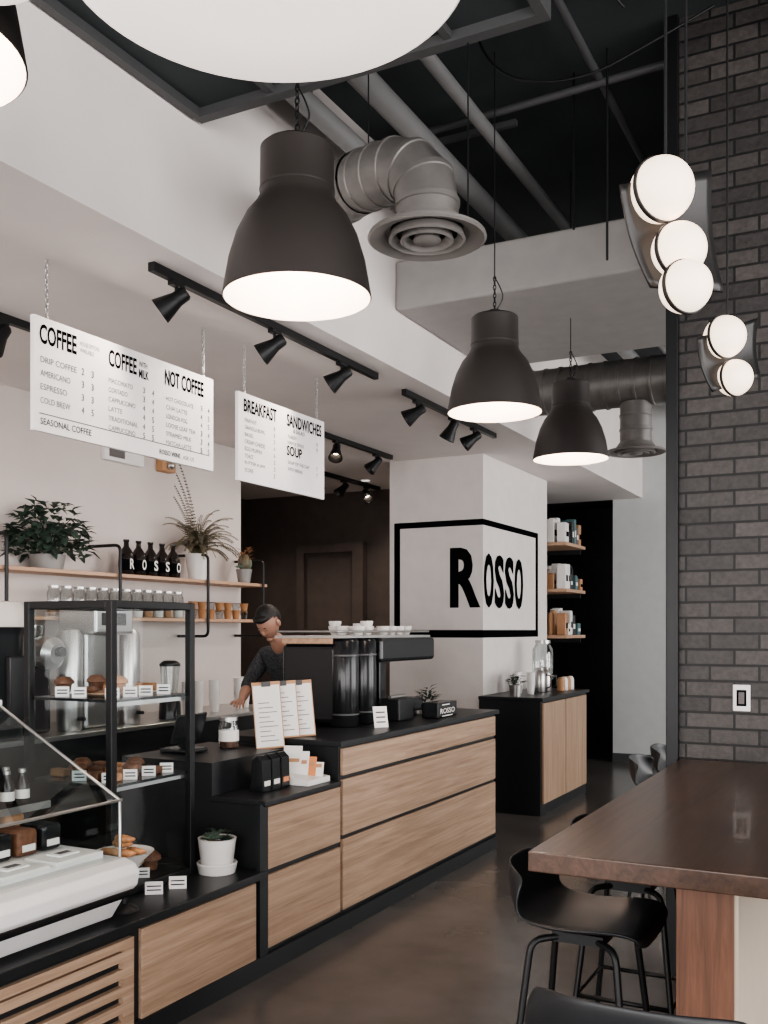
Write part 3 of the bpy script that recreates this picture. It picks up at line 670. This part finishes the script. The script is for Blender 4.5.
# ------------------------------------------------------------------ espresso machine
e=empty('espresso_machine')
box('end_body',-3.40,-3.00,5.15,5.60,.975,1.46,M['blackp'],e,bevel=.03)
boxes('feet',[(-3.35,-3.31,5.2,5.24,.955,.98),(-3.05,-3.01,5.2,5.24,.955,.98),(-3.35,-3.31,6.3,6.34,.955,.98),(-3.05,-3.01,6.3,6.34,.955,.98)],M['steel'],e)
for i,y in enumerate((5.24,5.47)):
    lathe('column_%d'%i,[(0,0),(.085,0),(.092,.01),(.092,.52),(.08,.535),(0,.535)],M['blackp'],e,(-3.0,y,.957),seg=32)
    for k in range(2): cyl('band_%d_%d'%(i,k),(-3.0,y,1.03+k*.36),.094,.01,M['darkframe'],e)
box('group_body',-3.42,-2.93,5.60,6.44,1.34,1.50,M['blackp'],e,bevel=.025)
box('drip_base',-3.42,-3.0,5.60,6.40,.975,1.07,M['blackp'],e,bevel=.015)
boxes('struts',[(-3.40,-3.34,5.65,5.75,1.07,1.34),(-3.40,-3.34,6.2,6.32,1.07,1.34),(-3.3,-3.1,5.9,6.0,1.07,1.34)],M['blackp'],e,bevel=.01)
box('cup_tray',-3.43,-2.96,5.12,6.42,1.50,1.515,M['steel'],e)
tube('cup_rail',[rounded([(-3.42,5.13,1.54),(-2.96,5.13,1.54),(-2.96,6.41,1.54),(-3.42,6.41,1.54)],.03)],.007,M['steel'],e)
box('wood_trim',-3.38,-3.02,5.125,5.145,1.465,1.50,M['shelfwood'],e,bevel=.004)
for i,y in enumerate((5.75,6.0,6.25)):
    lathe('group_head_%d'%i,[(0,0),(.035,0),(.035,.05),(.03,.07),(0,.07)],M['steel'],e,(-3.44,y,1.27),seg=20)
    tube('portafilter_%d'%i,[(-3.44,y,1.27),(-3.55,y+.02,1.255)],.012,M['black'],e)
    tube('steam_wand_%d'%i,[(-3.45,y+.1,1.33),(-3.5,y+.12,1.2),(-3.48,y+.12,1.08)],.005,M['steel'],e)
e=empty('espresso_cups')
def cup(e,x,y,z,r=.04,h=.055,m=None):
    m=m or M['pot']
    lathe('cup',[(0,0),(r*.55,0),(r*.62,.006),(r*.95,h*.7),(r,h),(r*.92,h),(r*.85,h*.65),(r*.5,.01),(0,.01)],m,e,(x,y,z),seg=20)
rnd=random.Random(3)
for i in range(9):
    for x in (-3.06,-3.18,-3.3):
        if rnd.random()<.75 and i>1:
            h=.05 if rnd.random()<.5 else .06
            cup(e,x,5.30+i*.115,1.516,.045,h)
            if rnd.random()<.2: cup(e,x,5.30+i*.115,1.516+h*.55,.043,h)
e=empty('counter_sign_box')
box('box',-2.82,-2.70,5.98,6.30,.957,1.06,M['blackp'],e,bevel=.006)
text('lettering','ROSSO',(-2.699,6.02,.985),UY,UZ,.24,.035,M['paper'],e,.01)
for k in range(2): box('line_%d'%k,-2.6995,-2.6985,6.05,6.22-.05*k,.965+.075*k,.972+.075*k,M['paper'],e)
e=empty('potted_succulent')
lathe('pot',[(0,0),(.04,0),(.048,.07),(.04,.07),(0,.06)],M['blackp'],e,(-2.90,6.25,.956)); leaves('foliage',(-2.90,6.25,1.03),.05,.12,50,.07,.014,M['leaf'],e,droop=-.1,seed=8)
e=empty('knock_box')
box('bin',-2.98,-2.84,5.68,5.90,.957,1.10,M['black'],e,bevel=.01); cyl('bar',(-2.91,5.68,1.11),.012,.22,M['steel'],e,(0,1,0))
e=empty('counter_price_card')
T2=Matrix.Translation(Vector((-2.76,5.28,.957)))@Matrix.Rotation(math.radians(50),4,'Z')@Matrix.Rotation(math.radians(-14),4,'X')
box('card',-.045,.045,-.002,.002,0,.13,M['board'],e,T=T2)
for k in range(3): box('line_%d'%k,-.03,.03,-.003,-.0021,.03+k*.03,.037+k*.03,M['ink'],e,T=T2)
# ------------------------------------------------------------------ barista back counter and equipment
e=empty('back_bar_counter')
boxes('carcass',[(-5.12,-4.5,2.2,6.95,FZ,.88)],M['black'],e)
box('top',-5.14,-4.47,2.18,6.97,.88,.91,M['steel'],e,bevel=.004)
e=empty('coffee_brewer')
box('body',-4.82,-4.60,4.70,5.02,.912,1.66,M['steel'],e,bevel=.02)
box('head',-4.82,-4.50,4.68,5.04,1.52,1.72,M['steel'],e,bevel=.02)
for i,y in enumerate((4.60,5.14)):
    lathe('server_%d'%i,[(0,0),(.075,0),(.08,.02),(.08,.60),(.06,.64),(0,.65)],M['steel'],e,(-4.64,y,.912)); cyl('tap_%d'%i,(-4.56,y,.99),.012,.05,M['black'],e,(1,0,0))
box('panel',-4.499,-4.495,4.74,4.96,1.58,1.66,M['black'],e)
e=empty('bulk_grinder')
box('body',-4.83,-4.62,4.22,4.44,.912,1.38,M['blackp'],e,bevel=.03)
lathe('burr_head',[(0,0),(.09,0),(.1,.03),(.1,.12),(.06,.16),(0,.16)],M['steel'],e,(-4.62,4.33,1.42),(1,0,-.1),seg=28)
lathe('hopper',[(.05,0),(.11,.16),(.11,.2),(0,.21)],M['jar'],e,(-4.73,4.33,1.38))
lathe('knob',[(0,0),(.03,0),(.03,.04),(0,.04)],M['black'],e,(-4.46,4.33,1.42),(1,0,0))
e=empty('water_boiler')
lathe('body',[(0,0),(.12,0),(.13,.02),(.13,.60),(.155,.655)],M['black'],e,(-4.62,4.03,.912))
lathe('lid',[(.155,.655),(.16,.67),(.16,.74),(.12,.80),(0,.81)],M['creamp'],e,(-4.62,4.03,.912))
box('front',-4.50,-4.46,3.97,4.09,1.0,1.4,M['blackp'],e,bevel=.01)
e=empty('paper_cup_stacks')
for i,(x,y) in enumerate([(-4.7,5.85),(-4.72,6.0),(-4.68,6.15),(-4.7,6.5),(-4.75,6.65)]):
    for k in range(9): lathe('cup_%d_%d'%(i,k),[(.03,0),(.042,.1),(.045,.102),(.045,.108),(.04,.1)],M['offwhite'],e,(x,y,.912+k*.018),seg=18)
e=empty('blender')
lathe('base',[(0,0),(.08,0),(.075,.12),(.05,.15),(0,.15)],M['blackp'],e,(-4.62,5.55,.912)); lathe('jug',[(.05,0),(.07,.22),(.07,.24)],M['jar'],e,(-4.62,5.55,1.062)); lathe('lid',[(0,.26),(.04,.26),(.06,.25),(.075,.235),(.075,.22)],M['black'],e,(-4.62,5.55,1.07))
e=empty('wall_shelf_unit')
box('board_upper',-5.14,-4.86,2.2,7.14,1.925,1.95,M['shelfwood'],e,bevel=.003)
box('board_lower',-5.14,-4.86,3.6,7.12,1.615,1.64,M['shelfwood'],e,bevel=.003)
for i,y in enumerate((4.28,5.28,6.28,7.05)):
    tube('bracket_%d'%i,rounded([(-5.14,y,2.15),(-4.84,y,2.15),(-4.84,y,1.50),(-5.14,y,1.50)],.05),.012,M['blackm'],e)
e=empty('potted_ivy')
lathe('pot',[(0,0),(.10,0),(.12,.10),(.10,.10),(0,.09)],M['galvd'],e,(-5.0,4.76,1.951))
stems('stems',(-5.0,4.76,2.02),.25,.3,30,M['leaf'],e)
fo=leaves('foliage',(-4.98,4.76,2.0),.30,.42,330,.12,.040,M['leaf'],e,seed=2)
for q in fo.data.vertices:
    q.co.x=max(-5.13,-4.98+(q.co.x+4.98)*.45); q.co.y=4.76+(q.co.y-4.76)*1.05
e=empty('growler_bottles')
for i in range(5):
    y=5.44+i*.13
    lathe('bottle_%d'%i,[(0,0),(.05,0),(.055,.008),(.055,.13),(.045,.165),(.02,.205),(.018,.235),(.022,.24),(.022,.255),(0,.255)],M['bottle'],e,(-4.93,y,1.951),seg=24)
    lathe('label_%d'%i,[(.0556,.03),(.0556,.11)],M['ink'],e,(-4.93,y,1.951),seg=24)
    text('letter_%d'%i,'ROSSO'[i],(-4.873,y-.022,1.99),UY,UZ,.044,.075,M['paper'],e,.02)
e=empty('potted_fern')
fx,fy,fz=-4.98,6.32,1.951
lathe('pot',[(0,0),(.07,0),(.095,.20),(.10,.21),(.09,.21),(.085,.18),(0,.18)],M['pot'],e,(fx,fy,fz))
cyl('soil',(fx,fy,fz+.17),.086,.015,M['soil'],e)
bm=bmesh.new(); rnd=random.Random(11); sg=[]
for i in range(64):
    a=rnd.uniform(0,6.28); L=rnd.uniform(.34,.62); el=rnd.uniform(.6,1.45)
    hd=Vector((abs(math.cos(a))*.35,math.sin(a),0)); p=Vector((fx,fy,fz+.2)); prev=p; path=[tuple(p)]
    if i<4: hd=Vector((.1,-1,0)); el=1.2+.1*i; L=.56+.07*i
    N=14
    for k in range(N):
        t=k/N; ang=el-t*(1.5 if i>3 else .6)
        d=hd*math.cos(ang)+Vector((0,0,1))*math.sin(ang)
        q=prev+d*(L/N); s=d.cross(Vector((0,0,1)));
        if s.length<.01: s=Vector((1,0,0))
        s.normalize()
        w=(.036 if i>3 else .022)*(1-t)*1.1+.008
        for sgn in (-1,1):
            for m2 in (0,.5):
                b0=prev+(q-prev)*m2
                v=[bm.verts.new(b0),bm.verts.new(b0+s*sgn*w*.6+d*.008+Vector((0,0,-.002))),bm.verts.new(b0+s*sgn*w+d*.014+Vector((0,0,-.012))),bm.verts.new(b0+s*sgn*w*.5-d*.007)]
                bm.faces.new(v)
        prev=q; path.append(tuple(q))
    sg.append(path)
for v in bm.verts: v.co.x=max(v.co.x,-5.14)
me=bpy.data.meshes.new('fronds'); bm.to_mesh(me); bm.free(); me.materials.append(M['fern']); o=bpy.data.objects.new('fronds',me); COL.objects.link(o); o.parent=e
tube('rachis',sg,.002,M['fern'],e,res=1)
e=empty('potted_cactus')
lathe('pot',[(0,0),(.05,0),(.07,.12),(.062,.12),(0,.11)],M['galvd'],e,(-4.95,6.92,1.951))
sph('cactus_body',(-4.95,6.92,2.13),.055,M['fern'],e,s=(1,1,1.3)); sph('cactus_arm',(-4.95,6.98,2.12),.035,M['succ'],e,s=(1,1,1.4)); rosette('rosette',(-4.95,6.86,2.08),.05,7,M['succ'],e)
leaves('spikes',(-4.95,6.92,2.12),.05,.14,60,.07,.007,M['kraft'],e,droop=-.1,seed=4)
e=empty('glass_jars')
for i in range(12):
    y=4.75+i*.115
    lathe('jar_%d'%i,[(0,0),(.04,0),(.045,.01),(.045,.16),(.035,.18),(.035,.19)],M['jar'],e,(-4.93,y,1.641),seg=18); cyl('lid_%d'%i,(-4.93,y,1.83),.04,.015,M['steel'],e,seg=18)
    cyl('contents_%d'%i,(-4.93,y,1.646),.04,.09,M['paper'] if i%2 else M['kraft'],e,seg=18)
e=empty('stacked_glasses')
for i in range(7):
    for k in range(2): lathe('glass_%d_%d'%(i,k),[(.025,0),(.036,.07),(.04,.075),(.034,.07)],M['amber'] if (i+k)%3 else M['jar'],e,(-4.93,6.2+i*.115,1.641+k*.06),seg=18)
e=empty('wall_intercom')
box('case',-5.16,-5.11,5.42,5.84,2.80,2.92,M['offwhite'],e,bevel=.01); box('panel',-5.11,-5.105,5.46,5.62,2.83,2.89,M['greyink'],e)
e=empty('emergency_light')
box('case',-5.16,-5.08,6.02,6.18,2.80,2.95,M['kraft'],e,bevel=.01); sph('lamp_head',(-5.07,6.1,2.85),.035,M['steel'],e)
e=empty('wall_switch'); box('plate',-5.16,-5.14,6.55,6.65,2.0+.12,2.22,M['offwhite'],e,bevel=.003); box('rocker',-5.14,-5.135,6.585,6.615,2.14,2.2,M['paper'],e)
# ------------------------------------------------------------------ condiment station items + shelf
e=empty('potted_succulent')
lathe('pot',[(0,0),(.05,0),(.06,.10),(.052,.10),(0,.09)],M['steel'],e,(-2.98,8.27,.961)); leaves('foliage',(-2.98,8.27,1.05),.06,.10,60,.07,.014,M['leaf'],e,droop=-.1,seed=5)
e=empty('cup_stacks')
for i,(x,y) in enumerate([(-3.05,8.5),(-2.95,8.6),(-3.1,8.7)]):
    for k in range(6): lathe('cup_%d_%d'%(i,k),[(.028,0),(.04,.1),(.043,.102),(.038,.1)],M['offwhite'],e,(x,y,.961+k*.02),seg=16)
e=empty('steel_thermos')
for i,(x,y) in enumerate([(-2.95,8.85),(-2.95,9.02)]):
    lathe('flask_%d'%i,[(0,0),(.055,0),(.06,.01),(.06,.17),(.045,.20),(.04,.21),(.035,.235),(0,.24)],M['steel'],e,(x,y,.961)); tube('handle_%d'%i,rounded([(x+.055,y+.02,1.0),(x+.10,y+.03,1.02),(x+.10,y+.03,1.12),(x+.055,y+.02,1.13)],.02),.007,M['black'],e)
e=empty('water_dispenser')
lathe('tank',[(0,0),(.09,0),(.10,.02),(.10,.30),(.07,.35),(.07,.36)],M['jar'],e,(-3.05,9.25,1.06)); lathe('stand',[(0,0),(.08,0),(.08,.1),(0,.1)],M['shelfwood'],e,(-3.05,9.25,.961)); cyl('lid',(-3.05,9.25,1.42),.075,.03,M['steel'],e); cyl('tap',(-2.96,9.25,1.10),.012,.05,M['steel'],e,(1,0,0))
e=empty('sugar_canisters')
for i in range(4): lathe('canister_%d'%i,[(0,0),(.035,0),(.038,.01),(.038,.10),(.025,.13),(0,.135)],M['offwhite'] if i%2 else M['kraft'],e,(-2.85,9.2+i*.1,.961),seg=18)
e=empty('retail_shelf')
for i,z in enumerate((1.46,1.96,2.46)):
    box('board_%d'%i,-3.62,-3.10,10.2,10.93,z,z+.035,M['shelfwood'],e,bevel=.003)
boxes('brackets',[(-3.62,-3.15,10.9,10.92,z-.05,z) for z in (1.46,1.96,2.46)],M['blackm'],e)
e=empty('retail_goods')
rnd=random.Random(12)
for zi,z in enumerate((1.496,1.996,2.496)):
    for x in (-3.17,-3.30,-3.45):
        y=10.24; q=zi
        while y<10.82:
            w=rnd.uniform(.06,.12); h=rnd.uniform(.12,.30); m=[M['paper'],M['blackp'],M['kraft'],M['offwhite'],M['teal'],M['amber'],M['blackp'],M['greyink']][(q*3+int(x*-100))%8]; q+=1
            if rnd.random()<.35: lathe('canister',[(0,0),(w*.42,0),(w*.45,.006),(w*.45,h*.85),(w*.3,h*.95),(w*.3,h),(0,h)],m,e,(x,y+w/2,z),seg=18)
            else:
                box('pack',x-.05,x+.05,y,y+w,z,z+h,m,e,bevel=.008)
                box('pack_label',x+.0505,x+.052,y+.015,y+w-.015,z+h*.3,z+h*.55,M['paper'] if m in (M['blackp'],M['teal'],M['greyink']) else M['ink'],e)
            y+=w+.012
# ------------------------------------------------------------------ communal table
e=empty('communal_table')
box('top',-.88,.30,2.54,4.70,.895,.95,M['walnut'],e,bevel=.004)
boxes('leg_slab',[(-.530,-.378,2.76,3.75,FZ,.895)],M['walnutz'],e,bevel=.003)
boxes('leg_lit_face',[(-.378,-.368,2.77,3.74,FZ,.89)],M['cream'],e)  # thin sheet over the leg's window side, lit look painted in
box('leg_slab_b',-.530,-.378,4.2,4.66,FZ,.895,M['walnutz'],e)
boxes('apron',[(-.7,-.62,2.85,4.6,.84,.895)],M['blackm'],e)
# ------------------------------------------------------------------ stools
def stool(x,y,rot,zs=.64):
    e=empty('bar_stool')
    T=Matrix.Translation(Vector((x,y,0)))@Matrix.Rotation(rot,4,'Z')
    prof=[(.215,-.035),(.205,-.012),(.16,-.002),(.08,-.008),(0,-.016),(-.08,-.012),(-.14,.005),(-.185,.040),(-.208,.085),(-.222,.135),(-.230,.185)]
    bm=bmesh.new(); N=16; rows=[]
    for i,(px,pz) in enumerate(prof):
        t=i/(len(prof)-1); row=[]
        for j in range(N+1):
            s=j/N*2-1
            hw=.215
            if t<.12: hw*=.90+.8*t
            if t>.9: hw*=.93
            yy=s*hw
            curl=(abs(s)**3)
            back=max(0,(t-.55)/.45)
            xx=px+curl*.10*back
            z2=pz+curl*.028*(1-back)-(.03*abs(s)**4*back)
            row.append(bm.verts.new(T@Vector((xx,yy,zs+z2))))
        rows.append(row)
    for A,B in zip(rows[:-1],rows[1:]):
        for j in range(N): bm.faces.new((A[j],A[j+1],B[j+1],B[j]))
    o=finish('seat_shell',bm,M['blacks'],e,smooth=True)
    m1=o.modifiers.new('s','SOLIDIFY'); m1.thickness=.012; m2=o.modifiers.new('u','SUBSURF'); m2.levels=1; m2.render_levels=2
    def W(p): return tuple(T@Vector(p))
    legs=[]; 
    for sx in (-1,1):
        for sy in (-1,1):
            legs.append([W(v) for v in rounded([(sx*.05,sy*.06,zs-.045),(sx*.13,sy*.13,zs-.05),(sx*.20,sy*.20,FZ+.005)],.04)])
    for i,l in enumerate(legs): tube('leg_%d'%(i+1),l,.011,M['blackm'],e)
    zr=.20; k=.172
    tube('footrest',[W(v) for v in ((k,k,zr),(-k,k,zr),(-k,-k,zr),(k,-k,zr))],.009,M['blackm'],e,cyclic=True)
    box('mount_plate',-.08,.08,-.08,.08,zs-.06,zs-.028,M['blackm'],e,T=T)
stool(-.86,3.02,0,.645); stool(-.87,3.72,0); stool(-.43,2.01,math.radians(90),.685); stool(-1.13,5.72,0); stool(-1.13,6.30,0)
e=empty('wall_outlet')
box('plate',-.65,-.575,4.710,4.72,1.18,1.30,M['offwhite'],e,bevel=.003)
box('socket_panel',-.634,-.591,4.707,4.7105,1.203,1.277,M['ink'],e,bevel=.002)
box('socket_face',-.625,-.600,4.7055,4.7075,1.213,1.267,M['greyink'],e,bevel=.002)
# ------------------------------------------------------------------ barista
def skin_body(name,verts,edges,radii,m,parent,sub=2,root=0):
    me=bpy.data.meshes.new(name); me.from_pydata([Vector(v) for v in verts],edges,[]); me.update()
    o=bpy.data.objects.new(name,me); COL.objects.link(o); o.parent=parent; me.materials.append(m)
    sk=o.modifiers.new('skin','SKIN'); sk.use_smooth_shade=True
    for i,r in enumerate(radii):
        r=r if isinstance(r,tuple) else (r,r)
        me.skin_vertices[0].data[i].radius=r
        me.skin_vertices[0].data[i].use_root=(i==root)
    s=o.modifiers.new('sub','SUBSURF'); s.levels=sub; s.render_levels=sub
    return o
e=empty('barista_person')
B=Vector((-3.88,5.90,0))
def b(x,y,z): return (B.x+x,B.y+y,z)
V=[b(0,.24,.90),b(0,.23,1.05),b(0,.15,1.21),b(0,.04,1.34),b(0,-.03,1.41),
   b(.17,.02,1.36),b(.235,-.04,1.22),b(.24,-.14,1.12),
   b(-.17,.02,1.36),b(-.225,-.06,1.21),b(-.20,-.18,1.12)]
E=[(0,1),(1,2),(2,3),(3,4),(3,5),(5,6),(6,7),(3,8),(8,9),(9,10)]
skin_body('shirt',V,E,[(.155,.11),(.15,.105),(.17,.115),(.15,.10),.058,.075,.06,.052,.075,.06,.052],M['shirt'],e)
V=[b(0,.24,.91),b(.09,.24,.82),b(.10,.21,.43),b(.10,.24,.03),b(.10,.11,-.03),b(-.09,.24,.82),b(-.10,.21,.43),b(-.10,.24,.03),b(-.10,.11,-.03)]
E=[(0,1),(1,2),(2,3),(3,4),(0,5),(5,6),(6,7),(7,8)]
skin_body('trousers',V,E,[(.14,.11),.095,.065,.045,.035,.095,.065,.045,.035],M['trouser'],e)
V=[b(0,-.01,1.38),b(0,-.07,1.46),b(0,-.12,1.53)]
skin_body('neck',V,[(0,1),(1,2)],[.06,.054,.055],M['skin'],e)
for nm,s,el,wr,pd in (('right',1,b(.24,-.13,1.13),b(.20,-.42,1.08),b(.17,-.50,1.07)),('left',-1,b(-.20,-.17,1.13),b(-.06,-.42,1.07),b(-.02,-.50,1.06))):
    el,wr,pd=Vector(el),Vector(wr),Vector(pd)
    skin_body('forearm_'+nm,[el,el.lerp(wr,.4),wr,pd],[(0,1),(1,2),(2,3)],[.043,.04,.027,(.04,.018)],M['skin'],e)
    d=(pd-wr).normalized(); side=d.cross(Vector((0,0,1))).normalized()
    for k in range(4):
        o0=pd+side*(-.03+.02*k)*1.0; L=[.060,.07,.066,.052][k]
        p1=o0+d*L*.45+Vector((0,0,.004)); p2=p1+(d*.7+Vector((0,0,-.7)))*L*.35; p3=p2+(d*.2+Vector((0,0,-1)))*L*.25
        skin_body('finger_%s_%d'%(nm,k),[o0-d*.02,p1,p2,p3],[(0,1),(1,2),(2,3)],[.0095,.009,.008,.007],M['skin'],e,sub=1)
    th=wr.lerp(pd,.35)+side*(-.03*s)
    skin_body('thumb_'+nm,[th,th+side*(-.025*s)+d*.025,th+side*(-.03*s)+d*.055-Vector((0,0,.012))],[(0,1),(1,2)],[.012,.010,.008],M['skin'],e,sub=1)
HT=Matrix.Translation(Vector((B.x+.01,B.y-.20,1.605)))@Matrix.Rotation(math.radians(-4),4,'Z')@Matrix.Rotation(math.radians(46),4,'X')
def hs(name,c,r,s,m,cut=None,seg=32):
    bm=bmesh.new(); bmesh.ops.create_uvsphere(bm,u_segments=seg,v_segments=seg//2,radius=r)
    if cut: 
        kill=[v for v in bm.verts if cut(v.co)]
        bmesh.ops.delete(bm,geom=kill,context='VERTS')
    for v in bm.verts:
        v.co=HT@Vector((v.co.x*s[0]+c[0],v.co.y*s[1]+c[1],v.co.z*s[2]+c[2]))
    return finish(name,bm,m,e,smooth=True)
bm=bmesh.new(); bmesh.ops.create_uvsphere(bm,u_segments=40,v_segments=28,radius=1)
for v in bm.verts:
    x,y,z=v.co
    wx=.074*(1-.28*max(0,-z)**1.3); wy=.092*(1-.12*max(0,-z))
    yy=y*wy+(-.012 if z<-.2 else 0)
    if y<-.6 and -.75<z<-.5: yy-=.006
    v.co=HT@Vector((x*wx,yy,z*.115))
finish('head',bm,M['skin'],e,smooth=True)
hs('nose',(0,-.097,-.015),.014,(.8,1.1,1.5),M['skin'],seg=16)
hs('mouth',(0,-.086,-.055),.02,(1.0,.35,.3),M['lips'],seg=16)
hs('chin',(0,-.075,-.095),.022,(1.2,.8,.8),M['skin'],seg=16)
for s in (-1,1):
    hs('eye_%d'%s,(s*.028,-.085,.004),.0055,(1.4,.6,.6),M['eye'],seg=12)
    hs('eyelid_%d'%s,(s*.028,-.083,.008),.009,(1.3,.6,.6),M['skin'],seg=12)
    hs('brow_%d'%s,(s*.028,-.088,.024),.010,(1.3,.4,.18),M['hair'],seg=12)
    hs('ear_%d'%s,(s*.080,.005,-.008),.024,(.5,.8,1.3),M['skin'],seg=16)
hs('hair',(0,.014,.020),1,(.084,.098,.110),M['hair'],cut=lambda c:(c.y<-.3 and c.z<.34) or (c.y<.15 and c.z<.05) or c.z<-.6)
hs('hair_fringe',(0,-.050,.080),.045,(1.35,.9,.6),M['hair'],seg=20)
# ------------------------------------------------------------------ light
w=bpy.data.worlds.new('world'); sc.world=w; w.use_nodes=True
nt=w.node_tree; bg=nt.nodes['Background']
bg.inputs['Color'].default_value=(1.0,0.972,0.962,1); bg.inputs['Strength'].default_value=6.5
def portal(loc,rot,sx,sy):
    l=bpy.data.lights.new('window_portal','AREA'); l.shape='RECTANGLE'; l.size=sx; l.size_y=sy; l.cycles.is_portal=True
    o=bpy.data.objects.new('window_portal',l); o.location=loc; o.rotation_euler=rot; COL.objects.link(o)
for (a,b_) in RW: portal((4.42,(a+b_)/2,2.1),(0,math.radians(90),0),3.6,b_-a)
for (a,b_) in BW: portal(((a+b_)/2,-2.72,1.65),(math.radians(90),0,0),b_-a,2.7)
# ------------------------------------------------------------------ camera
cam=bpy.data.cameras.new('camera'); co=bpy.data.objects.new('camera',cam); COL.objects.link(co)
co.location=(0,0,1.55); co.rotation_euler=(math.radians(90),0,math.radians(27.45))
cam.sensor_fit='AUTO'; cam.sensor_width=36; cam.lens=980/1024*36; cam.shift_y=118/1024; cam.clip_start=.05
sc.camera=co
try:
    sc.view_settings.view_transform='AgX'; sc.view_settings.look='AgX - Medium High Contrast'
except Exception as ex: print(ex)
sc.view_settings.exposure=0.18
